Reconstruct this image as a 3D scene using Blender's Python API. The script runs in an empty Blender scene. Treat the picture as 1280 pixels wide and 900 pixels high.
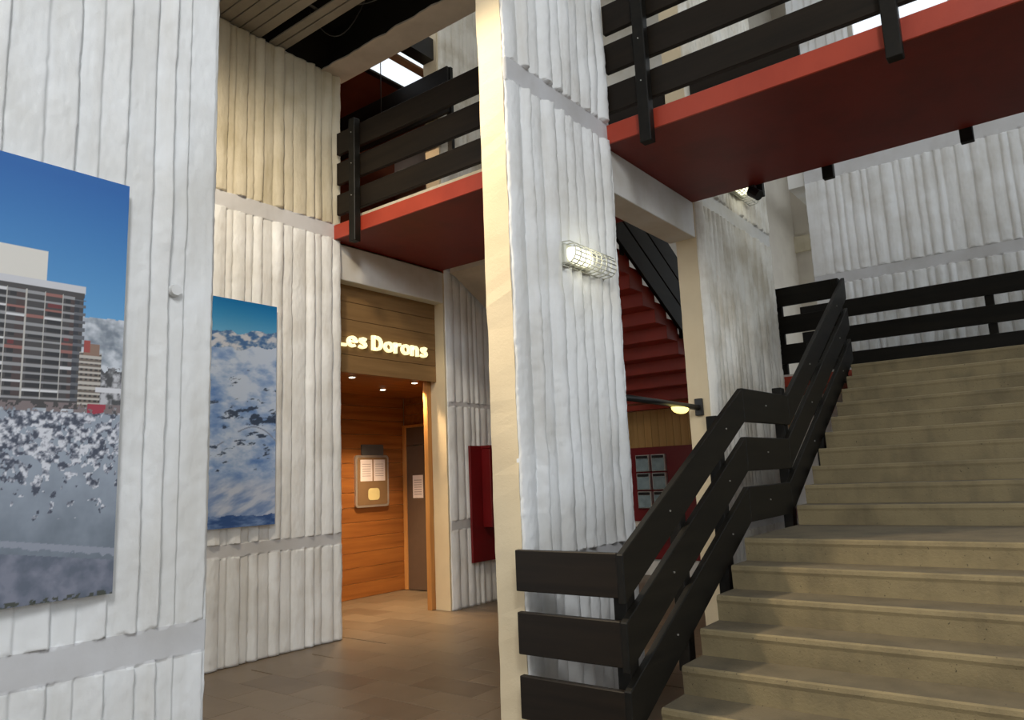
import bpy, bmesh, math, random
import numpy as np
from mathutils import Matrix, Vector

random.seed(7)
rng = np.random.default_rng(7)
scene = bpy.context.scene
col = scene.collection

# ------------------------------------------------------------------ camera
YAW, PITCH, ROLL, FPX = math.radians(52.65019), math.radians(9.0203), math.radians(-2.34609), 922.957
EYE = Vector((0, 0, 1.6))
fw = Vector((math.sin(YAW)*math.cos(PITCH), math.cos(YAW)*math.cos(PITCH), math.sin(PITCH)))
rt0 = Vector((math.cos(YAW), -math.sin(YAW), 0))
up0 = rt0.cross(fw)
rt = rt0*math.cos(ROLL) + up0*math.sin(ROLL)
up = -rt0*math.sin(ROLL) + up0*math.cos(ROLL)
cam_d = bpy.data.cameras.new('camera')
cam_d.sensor_fit = 'HORIZONTAL'; cam_d.sensor_width = 36.0
cam_d.lens = FPX/1280*36.0
cam_d.clip_start = 0.05; cam_d.clip_end = 300
cam = bpy.data.objects.new('camera', cam_d); col.objects.link(cam)
m = Matrix((rt, up, -fw)).transposed().to_4x4(); m.translation = EYE
cam.matrix_world = m
scene.camera = cam

# ------------------------------------------------------------------ world and daylight
w = bpy.data.worlds.new('sky'); scene.world = w
w.use_nodes = True
bg = w.node_tree.nodes['Background']
bg.inputs[0].default_value = (0.86, 0.93, 1.0, 1); bg.inputs[1].default_value = 1.35

def area(name, loc, target, sx, sy, power, color):
    l = bpy.data.lights.new(name, 'AREA'); l.shape = 'RECTANGLE'; l.size = sx; l.size_y = sy
    l.energy = power; l.color = color
    o = bpy.data.objects.new(name, l); col.objects.link(o)
    o.location = loc
    o.rotation_euler = (Vector(target) - Vector(loc)).to_track_quat('-Z', 'Y').to_euler()
    return o
# added daylight panel behind the viewer, raking the ribs; no window there
area('added_daylight_panel', (-3.2, -3.2, 7.0), (3.6, 2.6, 2.6), 1.6, 2.4, 500, (0.94, 0.97, 1.0))
# added warm spot, out of view in the side bay, lighting the stair
bl = bpy.data.lights.new('added_stair_spot', 'SPOT'); bl.energy = 1000; bl.color = (1.0, .82, .56)
bl.spot_size = math.radians(44); bl.spot_blend = .55; bl.shadow_soft_size = .12
blo = bpy.data.objects.new('added_stair_spot', bl); col.objects.link(blo); blo.location = (1.95, 4.6, 6.2)
blo.rotation_euler = (Vector((5.2, .2, .8)) - blo.location).to_track_quat('-Z', 'Y').to_euler()

bw = bpy.data.lights.new('added_bay_fill', 'SPOT'); bw.energy = 520; bw.color = (1.0, .86, .66)  # added fill spot, unseen, brightens the far poster wall
bw.spot_size = math.radians(105); bw.spot_blend = .8; bw.shadow_soft_size = .25
bwo = bpy.data.objects.new('added_bay_fill', bw); col.objects.link(bwo); bwo.location = (2.2, 4.0, 6.2)
bwo.rotation_euler = (Vector((4.3, 6.4, 1.6)) - bwo.location).to_track_quat('-Z', 'Y').to_euler()

vs = scene.view_settings
vs.view_transform = 'Standard'; vs.look = 'None'; vs.gamma = 1.0; vs.use_curve_mapping = False
vs.exposure = 0.0

# ------------------------------------------------------------------ helpers
def link(o, parent=None):
    col.objects.link(o)
    if parent is not None:
        o.parent = parent
        if parent.type == 'EMPTY' and parent.parent is None:
            o.matrix_parent_inverse = Matrix.Translation(-Vector(parent.location))
    return o

def tag(o, label=None, cat=None, group=None, kind=None):
    if label: o['label'] = label
    if cat: o['category'] = cat
    if group: o['group'] = group
    if kind: o['kind'] = kind
    return o

def thing(name, loc, label, cat, group=None, kind=None):
    o = bpy.data.objects.new(name, None); o.empty_display_size = .1
    o.location = loc; col.objects.link(o)
    return tag(o, label, cat, group, kind)

def mesh_obj(name, verts, faces, mat, parent=None, smooth=False):
    me = bpy.data.meshes.new(name); me.from_pydata([tuple(v) for v in verts], [], faces)
    for mm in (mat if isinstance(mat, (list, tuple)) else [mat]): me.materials.append(mm)
    if smooth:
        me.polygons.foreach_set('use_smooth', [True]*len(me.polygons))
    me.update()
    return link(bpy.data.objects.new(name, me), parent)

def bm_obj(name, bm, mat, parent=None, smooth=False):
    bmesh.ops.recalc_face_normals(bm, faces=bm.faces)
    me = bpy.data.meshes.new(name); bm.to_mesh(me); bm.free()
    for mm in (mat if isinstance(mat, (list, tuple)) else [mat]): me.materials.append(mm)
    if smooth:
        me.polygons.foreach_set('use_smooth', [True]*len(me.polygons))
    return link(bpy.data.objects.new(name, me), parent)

def add_box(bm, x0, x1, y0, y1, z0, z1, bev=0):
    g = bmesh.ops.create_cube(bm, size=1)
    for v in g['verts']:
        v.co = Vector(((x0+x1)/2 + v.co.x*(x1-x0), (y0+y1)/2 + v.co.y*(y1-y0), (z0+z1)/2 + v.co.z*(z1-z0)))
    if bev > 0:
        es = set(e for v in g['verts'] for e in v.link_edges)
        bmesh.ops.bevel(bm, geom=list(es), offset=bev, segments=1, affect='EDGES', profile=.5)

def box(name, x0, x1, y0, y1, z0, z1, mat, parent=None, bev=0):
    bm = bmesh.new(); add_box(bm, min(x0,x1), max(x0,x1), min(y0,y1), max(y0,y1), z0, z1, bev)
    return bm_obj(name, bm, mat, parent)

def add_prism(bm, poly, y0, y1, bev=0):
    """polygon in x,z extruded along y"""
    a = [bm.verts.new((p[0], y0, p[1])) for p in poly]; b = [bm.verts.new((p[0], y1, p[1])) for p in poly]
    n = len(poly); fs = [bm.faces.new(a), bm.faces.new(b[::-1])]
    for i in range(n): fs.append(bm.faces.new((a[i], b[i], b[(i+1) % n], a[(i+1) % n])))
    bmesh.ops.recalc_face_normals(bm, faces=fs)
    if bev:
        es = set(e for f in fs for e in f.edges)
        bmesh.ops.bevel(bm, geom=list(es), offset=bev, segments=1, affect='EDGES', profile=.5)

def prism(name, poly, y0, y1, mat, parent=None, bev=0):
    bm = bmesh.new(); add_prism(bm, poly, y0, y1, bev); return bm_obj(name, bm, mat, parent)

def add_tube(bm, pts, r, seg=8):
    pts = [Vector(p) for p in pts]; rings = []
    for i, p in enumerate(pts):
        d = (pts[min(i+1, len(pts)-1)] - pts[max(i-1, 0)]).normalized()
        a = d.orthogonal().normalized(); b = d.cross(a)
        if rings:
            pa = prev - d*prev.dot(d)
            if pa.length > 1e-4: a = pa.normalized(); b = d.cross(a)
        prev = a
        rings.append([bm.verts.new(p + r*(a*math.cos(t) + b*math.sin(t))) for t in [2*math.pi*k/seg for k in range(seg)]])
    for r0, r1 in zip(rings, rings[1:]):
        for k in range(seg): bm.faces.new((r0[k], r0[(k+1) % seg], r1[(k+1) % seg], r1[k]))
    bm.faces.new(rings[0][::-1]); bm.faces.new(rings[-1])

def tube(name, pts, r, mat, parent=None, seg=8):
    bm = bmesh.new(); add_tube(bm, pts, r, seg); return bm_obj(name, bm, mat, parent, True)

def rounded_rect(w, h, r, n=5):
    pts = []
    for cx, cy, a0 in ((w/2-r, h/2-r, 0), (-w/2+r, h/2-r, 90), (-w/2+r, -h/2+r, 180), (w/2-r, -h/2+r, 270)):
        for k in range(n):
            a = math.radians(a0 + 90*k/(n-1)); pts.append((cx + r*math.cos(a), cy + r*math.sin(a)))
    return pts

# ------------------------------------------------------------------ materials
def new_mat(name):
    mt = bpy.data.materials.new(name); mt.use_nodes = True
    nt = mt.node_tree; b = nt.nodes['Principled BSDF']
    return mt, nt, b

def N(nt, t, **kw):
    n = nt.nodes.new(t)
    for k, v in kw.items():
        if hasattr(n, k): setattr(n, k, v)
        else: n.inputs[k.replace('_', ' ')].default_value = v
    return n

def mixc(nt, fac, a, b, mode='MIX'):
    n = nt.nodes.new('ShaderNodeMix'); n.data_type = 'RGBA'; n.blend_type = mode
    for sock, v in ((n.inputs[0], fac), (n.inputs[6], a), (n.inputs[7], b)):
        if hasattr(v, 'is_linked') or isinstance(v, bpy.types.NodeSocket): nt.links.new(v, sock)
        elif isinstance(v, (int, float)): sock.default_value = v
        else: sock.default_value = (*v, 1) if len(v) == 3 else v
    return n.outputs[2]

def ramp(nt, src, lo, hi):
    n = nt.nodes.new('ShaderNodeMapRange'); n.inputs[1].default_value = lo; n.inputs[2].default_value = hi
    nt.links.new(src, n.inputs[0]); return n.outputs[0]

def noise(nt, vec, scale, detail=4, rough=.55):
    n = nt.nodes.new('ShaderNodeTexNoise'); n.inputs['Scale'].default_value = scale
    n.inputs['Detail'].default_value = detail; n.inputs['Roughness'].default_value = rough
    nt.links.new(vec, n.inputs['Vector']); return n.outputs['Fac']

def mapped(nt, scale=(1, 1, 1), coord='Object'):
    tc = nt.nodes.new('ShaderNodeTexCoord'); mp = nt.nodes.new('ShaderNodeMapping')
    mp.inputs['Scale'].default_value = scale
    nt.links.new(tc.outputs[coord], mp.inputs['Vector']); return mp.outputs['Vector']

def bump(nt, b, height, strength=.3, dist=.01):
    n = nt.nodes.new('ShaderNodeBump'); n.inputs['Strength'].default_value = strength; n.inputs['Distance'].default_value = dist
    nt.links.new(height, n.inputs['Height']); nt.links.new(n.outputs['Normal'], b.inputs['Normal'])

def painted(name, c, c2, rough=.6, bstr=.35, streak=.5, scale=2.2, pits=0.0):
    """painted concrete: patchy tone, vertical run marks, fine grain"""
    mt, nt, b = new_mat(name)
    v = mapped(nt); vz = mapped(nt, (9, 9, .7))
    f1 = ramp(nt, noise(nt, v, scale, 5), .42, .72)
    f2 = ramp(nt, noise(nt, vz, 1.6, 4), .5, .8)
    mx = nt.nodes.new('ShaderNodeMath'); mx.operation = 'MULTIPLY_ADD'
    nt.links.new(f2, mx.inputs[0]); mx.inputs[1].default_value = streak; nt.links.new(f1, mx.inputs[2])
    mx.use_clamp = True
    c0 = mixc(nt, mx.outputs[0], c, c2)
    if pits:
        p = ramp(nt, noise(nt, v, 55, 2), .70, .74)
        c0 = mixc(nt, p, c0, tuple(x*pits for x in c2))
    nt.links.new(c0, b.inputs['Base Color'])
    b.inputs['Roughness'].default_value = rough
    bump(nt, b, noise(nt, v, 60, 6, .65), bstr, .008)
    return mt

def wood(name, c, c2, axis=0, rough=.45, scale=1.0, rand=.0):
    mt, nt, b = new_mat(name)
    s = [14*scale]*3; s[axis] = .9*scale
    v = mapped(nt, tuple(s))
    if rand:
        oi = nt.nodes.new('ShaderNodeObjectInfo')
        add = nt.nodes.new('ShaderNodeVectorMath'); add.operation = 'MULTIPLY_ADD'
        nt.links.new(v, add.inputs[0]); add.inputs[1].default_value = (1, 1, 1)
        cb = nt.nodes.new('ShaderNodeCombineXYZ')
        ml = nt.nodes.new('ShaderNodeMath'); ml.operation = 'MULTIPLY'; ml.inputs[1].default_value = 40
        nt.links.new(oi.outputs['Random'], ml.inputs[0])
        for k in range(3): nt.links.new(ml.outputs[0], cb.inputs[k])
        nt.links.new(cb.outputs[0], add.inputs[2]); v = add.outputs[0]
    f = ramp(nt, noise(nt, v, 1.0, 6, .6), .3, .7)
    c0 = mixc(nt, f, c, c2)
    if rand:
        c0 = mixc(nt, rand, c0, mixc(nt, oi.outputs['Random'], tuple(x*.6 for x in c2), tuple(min(1, x*1.4) for x in c)))
    nt.links.new(c0, b.inputs['Base Color']); b.inputs['Roughness'].default_value = rough
    b.inputs['Specular IOR Level'].default_value = .22
    bump(nt, b, noise(nt, v, 2.0, 4), .15, .004)
    return mt

def plain(name, c, rough=.5, metal=0.0, emit=None, est=0.0, var=.12):
    mt, nt, b = new_mat(name)
    v = mapped(nt)
    f = noise(nt, v, 9, 4)
    nt.links.new(mixc(nt, f, tuple(x*(1-var) for x in c), tuple(min(1, x*(1+var)) for x in c)), b.inputs['Base Color'])
    b.inputs['Roughness'].default_value = rough; b.inputs['Metallic'].default_value = metal
    if emit:
        b.inputs['Emission Color'].default_value = (*emit, 1); b.inputs['Emission Strength'].default_value = est
    return mt

def printed(name, rough=.35):
    mt, nt, b = new_mat(name)
    a = nt.nodes.new('ShaderNodeVertexColor'); a.layer_name = 'print'
    nt.links.new(a.outputs['Color'], b.inputs['Base Color']); b.inputs['Roughness'].default_value = rough
    return mt

M = {}
M['white'] = painted('white_paint', (.80, .81, .81), (.66, .65, .62), .5, .18)
M['stained'] = painted('stained_white_paint', (.86, .83, .75), (.56, .50, .39), .6, .3, .55)
M['smooth_white'] = painted('smooth_white_paint', (.74, .73, .70), (.62, .59, .52), .6, .15, .2)
M['band'] = painted('grey_white_band', (.62, .62, .63), (.52, .51, .50), .6, .12, .15)
M['dull_cream'] = painted('dull_cream_paint', (.60, .54, .41), (.47, .41, .28), .65, .35, .8)  # duller cream, used for the upper lift of the far wall
M['cream'] = painted('cream_paint', (.69, .575, .385), (.63, .51, .33), .6, .25, .15, 1.5)
M['beige'] = painted('beige_plaster', (.58, .53, .45), (.50, .45, .38), .7, .15, .2)
M['red'] = painted('red_paint', (.42, .050, .022), (.34, .036, .016), .45, .12, .2)
M['shaded_red'] = painted('shaded_soffit_red', (.20, .014, .006), (.15, .010, .004), .5, .12, .2)  # walkway red darkened, underside shade put into the colour
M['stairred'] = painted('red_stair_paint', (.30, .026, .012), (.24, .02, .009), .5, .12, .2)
M['deepred'] = painted('deep_red_paint', (.16, .004, .006), (.12, .003, .004), .4, .05, .1)
M['black'] = wood('black_stained_wood', (.005, .0045, .0035), (.012, .010, .007), 0, .5)
M['black_y'] = wood('black_stained_wood_cross', (.005, .0045, .0035), (.012, .010, .007), 1, .5)
M['brown_y'] = wood('dark_brown_plank_wood', (.008, .0055, .0035), (.018, .012, .007), 1, .5)
M['step'] = painted('cast_step_concrete', (.27, .215, .115), (.17, .135, .075), .8, .5, .35, 3.0, .45)
M['tread'] = painted('worn_tread_concrete', (.165, .135, .085), (.105, .088, .058), .7, .4, .2, 4.0, .5)
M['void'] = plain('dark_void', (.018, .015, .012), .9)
M['slat'] = painted('aged_ceiling_slat', (.30, .27, .22), (.22, .20, .16), .5, .1, .1)
M['beam'] = painted('raw_beam_concrete', (.56, .49, .41), (.44, .38, .31), .8, .3, .2)
M['wood'] = wood('orange_pine', (.38, .145, .036), (.19, .062, .015), 0, .45, 1.0, .15)
M['woodv'] = wood('pine_trim', (.56, .28, .09), (.42, .18, .05), 2, .5)
M['signwood'] = wood('brown_sign_board', (.30, .18, .075), (.20, .112, .045), 0, .6, 1.2, .15)
M['ochre'] = wood('ochre_lining_board', (.50, .30, .11), (.38, .21, .07), 2, .5, 1.0, .15)
M['door'] = plain('brown_door_paint', (.115, .075, .052), .5)
M['metal'] = plain('dark_metal', (.02, .019, .018), .4, .3)
M['steel'] = plain('silver_metal', (.62, .60, .56), .35, .7)
M['glassgrey'] = plain('mailbox_face', (.26, .33, .34), .25, .1, var=.45)
M['paper'] = plain('notice_paper', (.78, .70, .70), .7)
M['cork'] = plain('brown_board_backing', (.22, .13, .06), .7)
M['sticker'] = plain('yellow_sticker', (.72, .62, .30), .6)
M['ink'] = plain('faint_ink', (.36, .30, .32), .7)
M['letter'] = plain('lit_letter', (.9, .85, .6), .5, emit=(1.0, .90, .46), est=1.1)
M['lampglass'] = plain('lit_lamp_glass', (.9, .9, .75), .3, emit=(1.0, .97, .70), est=1.6)
M['warmlamp'] = plain('warm_lamp_glass', (.9, .8, .4), .3, emit=(1.0, .80, .22), est=2.2)
M['spot'] = plain('spot_lens', (.9, .85, .7), .3, emit=(1.0, .86, .62), est=9.0)
M['wire'] = plain('painted_wire', (.66, .66, .58), .4, .1)
M['cable'] = plain('grey_cable', (.10, .10, .10), .5)
M['upper_red'] = painted('brown_red_paint', (.26, .075, .03), (.20, .055, .022), .6, .1, .1)
M['skybrown'] = wood('roof_beam_wood', (.62, .38, .22), (.50, .29, .16), 0, .55)

def floor_mat():
    mt, nt, b = new_mat('brown_floor_tile')
    v = mapped(nt, coord='Object'); oi = nt.nodes.new('ShaderNodeObjectInfo')
    tc = nt.nodes.new('ShaderNodeNewGeometry')
    f = ramp(nt, noise(nt, tc.outputs['Position'], 2.5, 6, .6), .3, .7)
    c0 = mixc(nt, f, (.105, .072, .045), (.175, .128, .084))
    c1 = mixc(nt, oi.outputs['Random'], (.10, .068, .042), (.20, .15, .098))
    nt.links.new(mixc(nt, .5, c0, c1), b.inputs['Base Color'])
    b.inputs['Roughness'].default_value = .42
    bump(nt, b, noise(nt, tc.outputs['Position'], 25, 4), .12, .005)
    return mt
M['floor'] = floor_mat()

def pane_mat():
    mt, nt, b = new_mat('window_glass')
    tr = nt.nodes.new('ShaderNodeBsdfTransparent'); gl = nt.nodes.new('ShaderNodeBsdfGlossy'); mx = nt.nodes.new('ShaderNodeMixShader')
    gl.inputs['Roughness'].default_value = .05; mx.inputs[0].default_value = .06
    nt.links.new(tr.outputs[0], mx.inputs[1]); nt.links.new(gl.outputs[0], mx.inputs[2])
    nt.links.new(mx.outputs[0], nt.nodes['Material Output'].inputs['Surface'])
    return mt
M['pane'] = pane_mat()

# ------------------------------------------------------------------ ribbed cast concrete
def vnoise(x, seed, octs=3):
    """1-D value noise, -1..1"""
    out = np.zeros_like(x); amp = 1.0; tot = 0
    for o in range(octs):
        tab = np.random.default_rng(seed*31 + o*7 + 5).uniform(-1, 1, 4096)
        xi = np.floor(x).astype(int); f = x - xi; f = f*f*(3-2*f)
        out += amp*(tab[xi % 4096]*(1-f) + tab[(xi+1) % 4096]*f); tot += amp
        x = x*2.03 + 11.7; amp *= .55
    return out/tot

def vnoise2(x, y, seed):
    tab = np.random.default_rng(seed).uniform(-1, 1, (256, 256))
    xi = np.floor(x).astype(int); yi = np.floor(y).astype(int); fx = x-xi; fy = y-yi
    fx = fx*fx*(3-2*fx); fy = fy*fy*(3-2*fy)
    a = tab[xi % 256, yi % 256]; b_ = tab[(xi+1) % 256, yi % 256]; c = tab[xi % 256, (yi+1) % 256]; d = tab[(xi+1) % 256, (yi+1) % 256]
    return (a*(1-fx)+b_*fx)*(1-fy) + (c*(1-fx)+d*fx)*fy

def ribbed(name, origin, udir, ndir, u0, u1, z0, z1, bands, mats, parent, ribw=.11, depth=.035, seed=1, du=.009, dz=.03, rough=1.0,
           tone_above=None, margin=(0, 0), tilt=1, rnd_=0.0, jitter=1.0):
    """cast ribbed face: irregular boards side by side with ragged arrises, smooth bands between the lifts"""
    r = np.random.default_rng(seed)
    us = np.linspace(u0, u1, max(2, int((u1-u0)/du)+1)); zs = np.linspace(z0, z1, int((z1-z0)/dz)+1)
    extra = []
    for a, b_ in bands:
        extra += [a-.008, a, a+.008, b_-.008, b_, b_+.008]
    zs = np.unique(np.concatenate([zs, [e for e in extra if z0 < e < z1]]))
    edges = [u0 + margin[0]]
    while edges[-1] < u1 - margin[1]: edges.append(edges[-1] + ribw*r.uniform(.62, 1.4))
    edges[-1] = u1 - margin[1]
    edges = np.array(edges); n = len(edges)-1
    H = np.zeros((len(zs), len(us))); U = np.repeat(us[None, :], len(zs), 0); Z = np.repeat(zs[:, None], len(us), 1)
    E = np.stack([edges[i] + jitter*.0045*vnoise(zs*2.2, seed*100+i, 3) + jitter*.0035*vnoise(zs*30.0, seed*173+i, 2)*np.clip(.4+1.6*vnoise(zs*1.7, seed*211+i, 2), 0, 1) for i in range(n+1)], 1)
    E[:, 0] = edges[0]; E[:, -1] = edges[-1]
    for i in range(n):
        a = E[:, i][:, None]; b_ = E[:, i+1][:, None]
        t = np.clip((U-a)/np.maximum(b_-a, 1e-4), 0, 1); inside = (U >= a) & (U <= b_)
        amp = r.uniform(.55, 1.15); lo = r.uniform(.0, .25); hgt = r.uniform(-.15, .15)
        if tilt < 0: t = 1-t
        saw = lo + (1-lo)*np.power(t, r.uniform(.8, 1.3))
        saw = saw*(1 - np.power(np.clip((t-.90)/.10, 0, 1), 2)*r.uniform(.3, .7))
        tw = np.power(t, r.uniform(.75, 1.35))
        dome = lo*.6 + (1-lo*.6)*np.power(np.clip(np.sin(np.pi*tw), 0, 1), r.uniform(.55, .95))
        prof = (1-rnd_)*saw + rnd_*dome
        wob = 1 + .30*vnoise(zs*3.0, seed*57+i, 3)[:, None]
        H = np.where(inside, depth*(amp*prof*wob + hgt*.5 + .1), H)
    H = np.maximum(H, 0)
    H += rough*.0028*vnoise2(U*38, Z*30, seed+9) + rough*.0022*vnoise2(U*85, Z*60, seed+19)
    flat = (U < u0 + margin[0]) | (U > u1 - margin[1])
    H = np.where(flat, depth*.55, H)
    mi = np.zeros((len(zs)-1, len(us)-1), int)
    jag = .010*vnoise(us*26, seed+77, 3)
    for a, b_ in bands:
        inb = (Z > a + jag[None, :]) & (Z < b_ + .6*jag[None, :])
        H = np.where(inb, depth*.50 + .0012*vnoise2(U*20, Z*20, seed+3), H)
        zc = (Z[:-1, :-1] + Z[1:, 1:])/2
        mi = np.where((zc > a) & (zc < b_), 1, mi)
    if tone_above is not None:
        zc = (Z[:-1, :-1] + Z[1:, 1:])/2; mi = np.where((zc > tone_above) & (mi == 0), 2, mi)
    # skirt all round
    for c_, sd in ((0, 3), (-1, 5)):
        U[:, c_] += rough*.0045*vnoise(zs*24.0, seed*19+sd, 3) + rough*.004*np.minimum(0, vnoise(zs*9.0, seed*23+sd, 2))*(1 if c_ else -1)
    Up = np.pad(U, 1, mode='edge'); Zp = np.pad(Z, 1, mode='edge'); Hp = np.pad(H, 1, constant_values=-.015)
    mi = np.pad(mi, 1, mode='edge')
    o = np.array(origin, float); ud = np.array(udir, float); nd = np.array(ndir, float)
    P = o + Up[..., None]*ud + Hp[..., None]*nd; P[..., 2] += Zp
    nz, nu = Up.shape
    idx = np.arange(nz*nu).reshape(nz, nu)
    q = np.stack([idx[:-1, :-1], idx[:-1, 1:], idx[1:, 1:], idx[1:, :-1]], -1).reshape(-1, 4)
    if np.dot(np.cross(ud, [0, 0, 1]), nd) < 0: q = q[:, ::-1]
    me = bpy.data.meshes.new(name)
    me.vertices.add(nz*nu); me.vertices.foreach_set('co', P.reshape(-1).astype(np.float32))
    me.loops.add(q.size); me.loops.foreach_set('vertex_index', q.reshape(-1).astype(np.int32))
    me.polygons.add(len(q)); me.polygons.foreach_set('loop_start', np.arange(0, q.size, 4, dtype=np.int32))
    for mm in mats: me.materials.append(mm)
    me.polygons.foreach_set('material_index', mi.reshape(-1).astype(np.int32))
    me.polygons.foreach_set('use_smooth', np.ones(len(q), bool))
    me.update(); me.validate()
    return link(bpy.data.objects.new(name, me), parent)

def core(name, x0, x1, y0, y1, z0, z1, mat, parent=None, jit=.004, seed=1, dz=.12):
    """plain body of a cast wall, its four vertical arrises slightly uneven"""
    zs = np.linspace(z0, z1, max(2, int((z1-z0)/dz))); v = []; f = []
    for k, (x, y) in enumerate(((x0, y0), (x1, y0), (x1, y1), (x0, y1))):
        nx = vnoise(zs*7, seed*9+k, 3)*jit; ny = vnoise(zs*7, seed*9+k+50, 3)*jit
        v += [(x+a, y+b_, z) for a, b_, z in zip(nx, ny, zs)]
    n = len(zs)
    for k in range(4):
        k2 = (k+1) % 4
        for i in range(n-1): f.append((k*n+i, k2*n+i, k2*n+i+1, k*n+i+1))
    f.append((0, 3*n, 2*n, n)); f.append((n-1, 2*n-1, 3*n-1, 4*n-1))
    return mesh_obj(name, v, f, mat, parent)

# main lines of the building (x runs into depth to one side, y to the other)
YR, YL = 2.89, 6.45          # two parallel wall lines
X1, X2 = 5.22, 6.98          # gap between their walls, bridged by the walkway
TOP = 11.0
BANDS = [(.97, 1.09), (4.345, 4.515), (7.72, 7.89)]
RM = [M['white'], M['band'], M['dull_cream']]

# ------------------------------------------------------------------ floor and tiles
tag(box('ground', -60, 60, -60, 60, -.6, -.3, M['metal']), 'unseen dark ground outside the hall, added to limit bounce light', None, None, 'structure')  # dark plane added outside to keep bounced light off the soffits
fl = box('floor', -3.5, 16, -7.5, 10, -.25, -.006, M['floor']); tag(fl, 'brown vinyl tiled floor of the entrance hall', None, None, 'structure')
tile_me = None
TW, TL_ = .33, .66
ix = 0
x = 1.72
while x < 8.1:
    y = 1.2 - (.33 if ix % 2 else 0)
    while y < 8.4:
        cx, cy = x+TW/2, y+TL_/2
        ok = (3.0 < cy < 6.1) or (cy >= 6.1 and 5.5 < cx < 7.95) or (2.0 < cy <= 3.0 and (1.9 < cx < 3.6 or 5.4 < cx < 6.8))
        if ok and cx < 8.0:
            if tile_me is None:
                t = box('tile', -TW/2+.0015, TW/2-.0015, -TL_/2+.0015, TL_/2-.0015, -.009, 0, M['floor'], fl, .0012); tile_me = t.data
            else:
                t = bpy.data.objects.new('tile', tile_me); link(t, fl)
            t.location = (cx, cy, random.uniform(-.0006, 0))
        y += TL_
    x += TW; ix += 1

# ------------------------------------------------------------------ walls
def wall(name, label): return thing(name, (0, 0, 0), label, None, None, 'structure')

# near wall carrying the large poster
wn = core('wall_near', -2.6, 1.675, YR, YR+.22, 0, TOP, M['cream'], None, .004, 3); tag(wn, 'ribbed white concrete wall carrying the ski resort poster', None, None, 'structure')
ribbed('ribbed_face', (0, YR, 0), (1, 0, 0), (0, -1, 0), .2, 1.675, 0, 5.6, BANDS, RM, wn, .096, .034, 11, .0055, .016, .7, jitter=.7)
# wall with second poster
wf = core('wall_far', 1.9, X1+.06, YL, YL+.25, 0, 6.36, M['smooth_white'], None, .004, 4); tag(wf, 'ribbed white concrete wall carrying the snowfield poster', None, None, 'structure')
ribbed('ribbed_face', (0, YL, 0), (1, 0, 0), (0, -1, 0), 2.6, X1+.06, 0, 6.34, BANDS, RM, wf, .128, .058, 12, .008, .022, .8, tone_above=4.5, rnd_=.4, jitter=1.2)
# wall beyond the lobby opening
wb = core('wall_beyond', X2+.02, 11.5, YL, YL+.25, 0, TOP, M['cream'], None, .004, 5); tag(wb, 'ribbed white concrete wall behind the red cabinet', None, None, 'structure')
ribbed('ribbed_face', (0, YL, 0), (1, 0, 0), (0, -1, 0), X2+.05, 11.4, 0, 8.6, [(.97, 1.09), (2.54, 2.60), (4.345, 4.515)], [M['white'], M['band'], M['stained']], wb, .115, .044, 13, .010, .035, .7, tone_above=4.5, rnd_=.6)
# pillar wall between floor and stair
p1 = core('wall_pillar', 3.81, X1, YR, YR+.215, 0, TOP, M['cream'], None, .006, 6, .08); tag(p1, 'tall ribbed white pillar wall with smooth cream end, caged lamp on it', None, None, 'structure')
ribbed('ribbed_face', (0, YR, 0), (1, 0, 0), (0, -1, 0), 3.815, X1, 0, 6.4, BANDS, RM, p1, .122, .070, 14, .007, .018, 1.0, rnd_=.75, jitter=1.9)
# second pillar wall beside upper flight
p2 = core('wall_pillar', X2, 9.28, YR, YR+.22, 0, TOP, M['cream'], None, .005, 7); tag(p2, 'ribbed white pillar wall with cream end beside the upper stair flight', None, None, 'structure')
ribbed('ribbed_face', (0, YR, 0), (1, 0, 0), (0, -1, 0), X2+.01, 9.28, 0, 8.6, BANDS, [M['stained'], M['smooth_white'], M['dull_cream']], p2, .12, .055, 15, .010, .028, 1.3, rnd_=.6, jitter=1.6)
# back wall above landing, with the clerestory opening
wk = thing('wall_back', (11.9, 0, 2.7), 'ribbed white concrete back wall above the stair landing', None, None, 'structure')
core('wall_body', 11.9, 12.15, -6, 3.03, 2.6, 7.7, M['smooth_white'], wk, .004, 8)
core('wall_body', 11.9, 12.15, 2.15, 3.03, 7.7, TOP, M['smooth_white'], wk, .004, 9)
box('wall_body', 11.9, 12.15, -6, 2.15, 9.3, TOP, M['smooth_white'], wk)
ribbed('ribbed_face', (11.9, 0, 0), (0, -1, 0), (-1, 0, 0), -3.03, 4.0, 2.72, 7.62, [(4.335, 4.51), (6.04, 6.95)], RM, wk, .14, .055, 16, .012, .035, 1.2, margin=(.17, 0), tilt=-1, rnd_=.5, jitter=1.5)
ribbed('ribbed_face', (11.9, 0, 0), (0, -1, 0), (-1, 0, 0), -3.03, -2.15, 7.72, 10.6, [], RM, wk, .15, .045, 17, .014, .035, 1.2, margin=(.1, 0), tilt=-1)
win = thing('window_1', (11.95, 0, 7.7), 'bright clerestory window high in the back wall', None, None, 'structure')
for a, b_ in ((-6, -5.93), (2.08, 2.15)): box('window_frame', 11.95, 12.05, a, b_, 7.7, 9.3, M['steel'], win)
for a, b_ in ((7.7, 7.77), (9.23, 9.3)): box('window_frame', 11.95, 12.05, -6, 2.15, a, b_, M['steel'], win)
for k in range(6):
    y0 = -5.93 + k*1.335
    if k: box('mullion', 11.96, 12.04, y0-.03, y0+.03, 7.77, 9.23, M['steel'], win)
    box('pane', 11.995, 12.005, y0+.03, y0+1.305, 7.77, 9.23, M['pane'], win)

tag(box('wall_light_block', -3.7, -3.5, -7.5, YR, 0, TOP, M['beige']), 'unseen beige wall behind the viewer, added to block frontal light', None, None, 'structure')  # added to close the hall behind the viewer and cut frontal light
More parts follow.
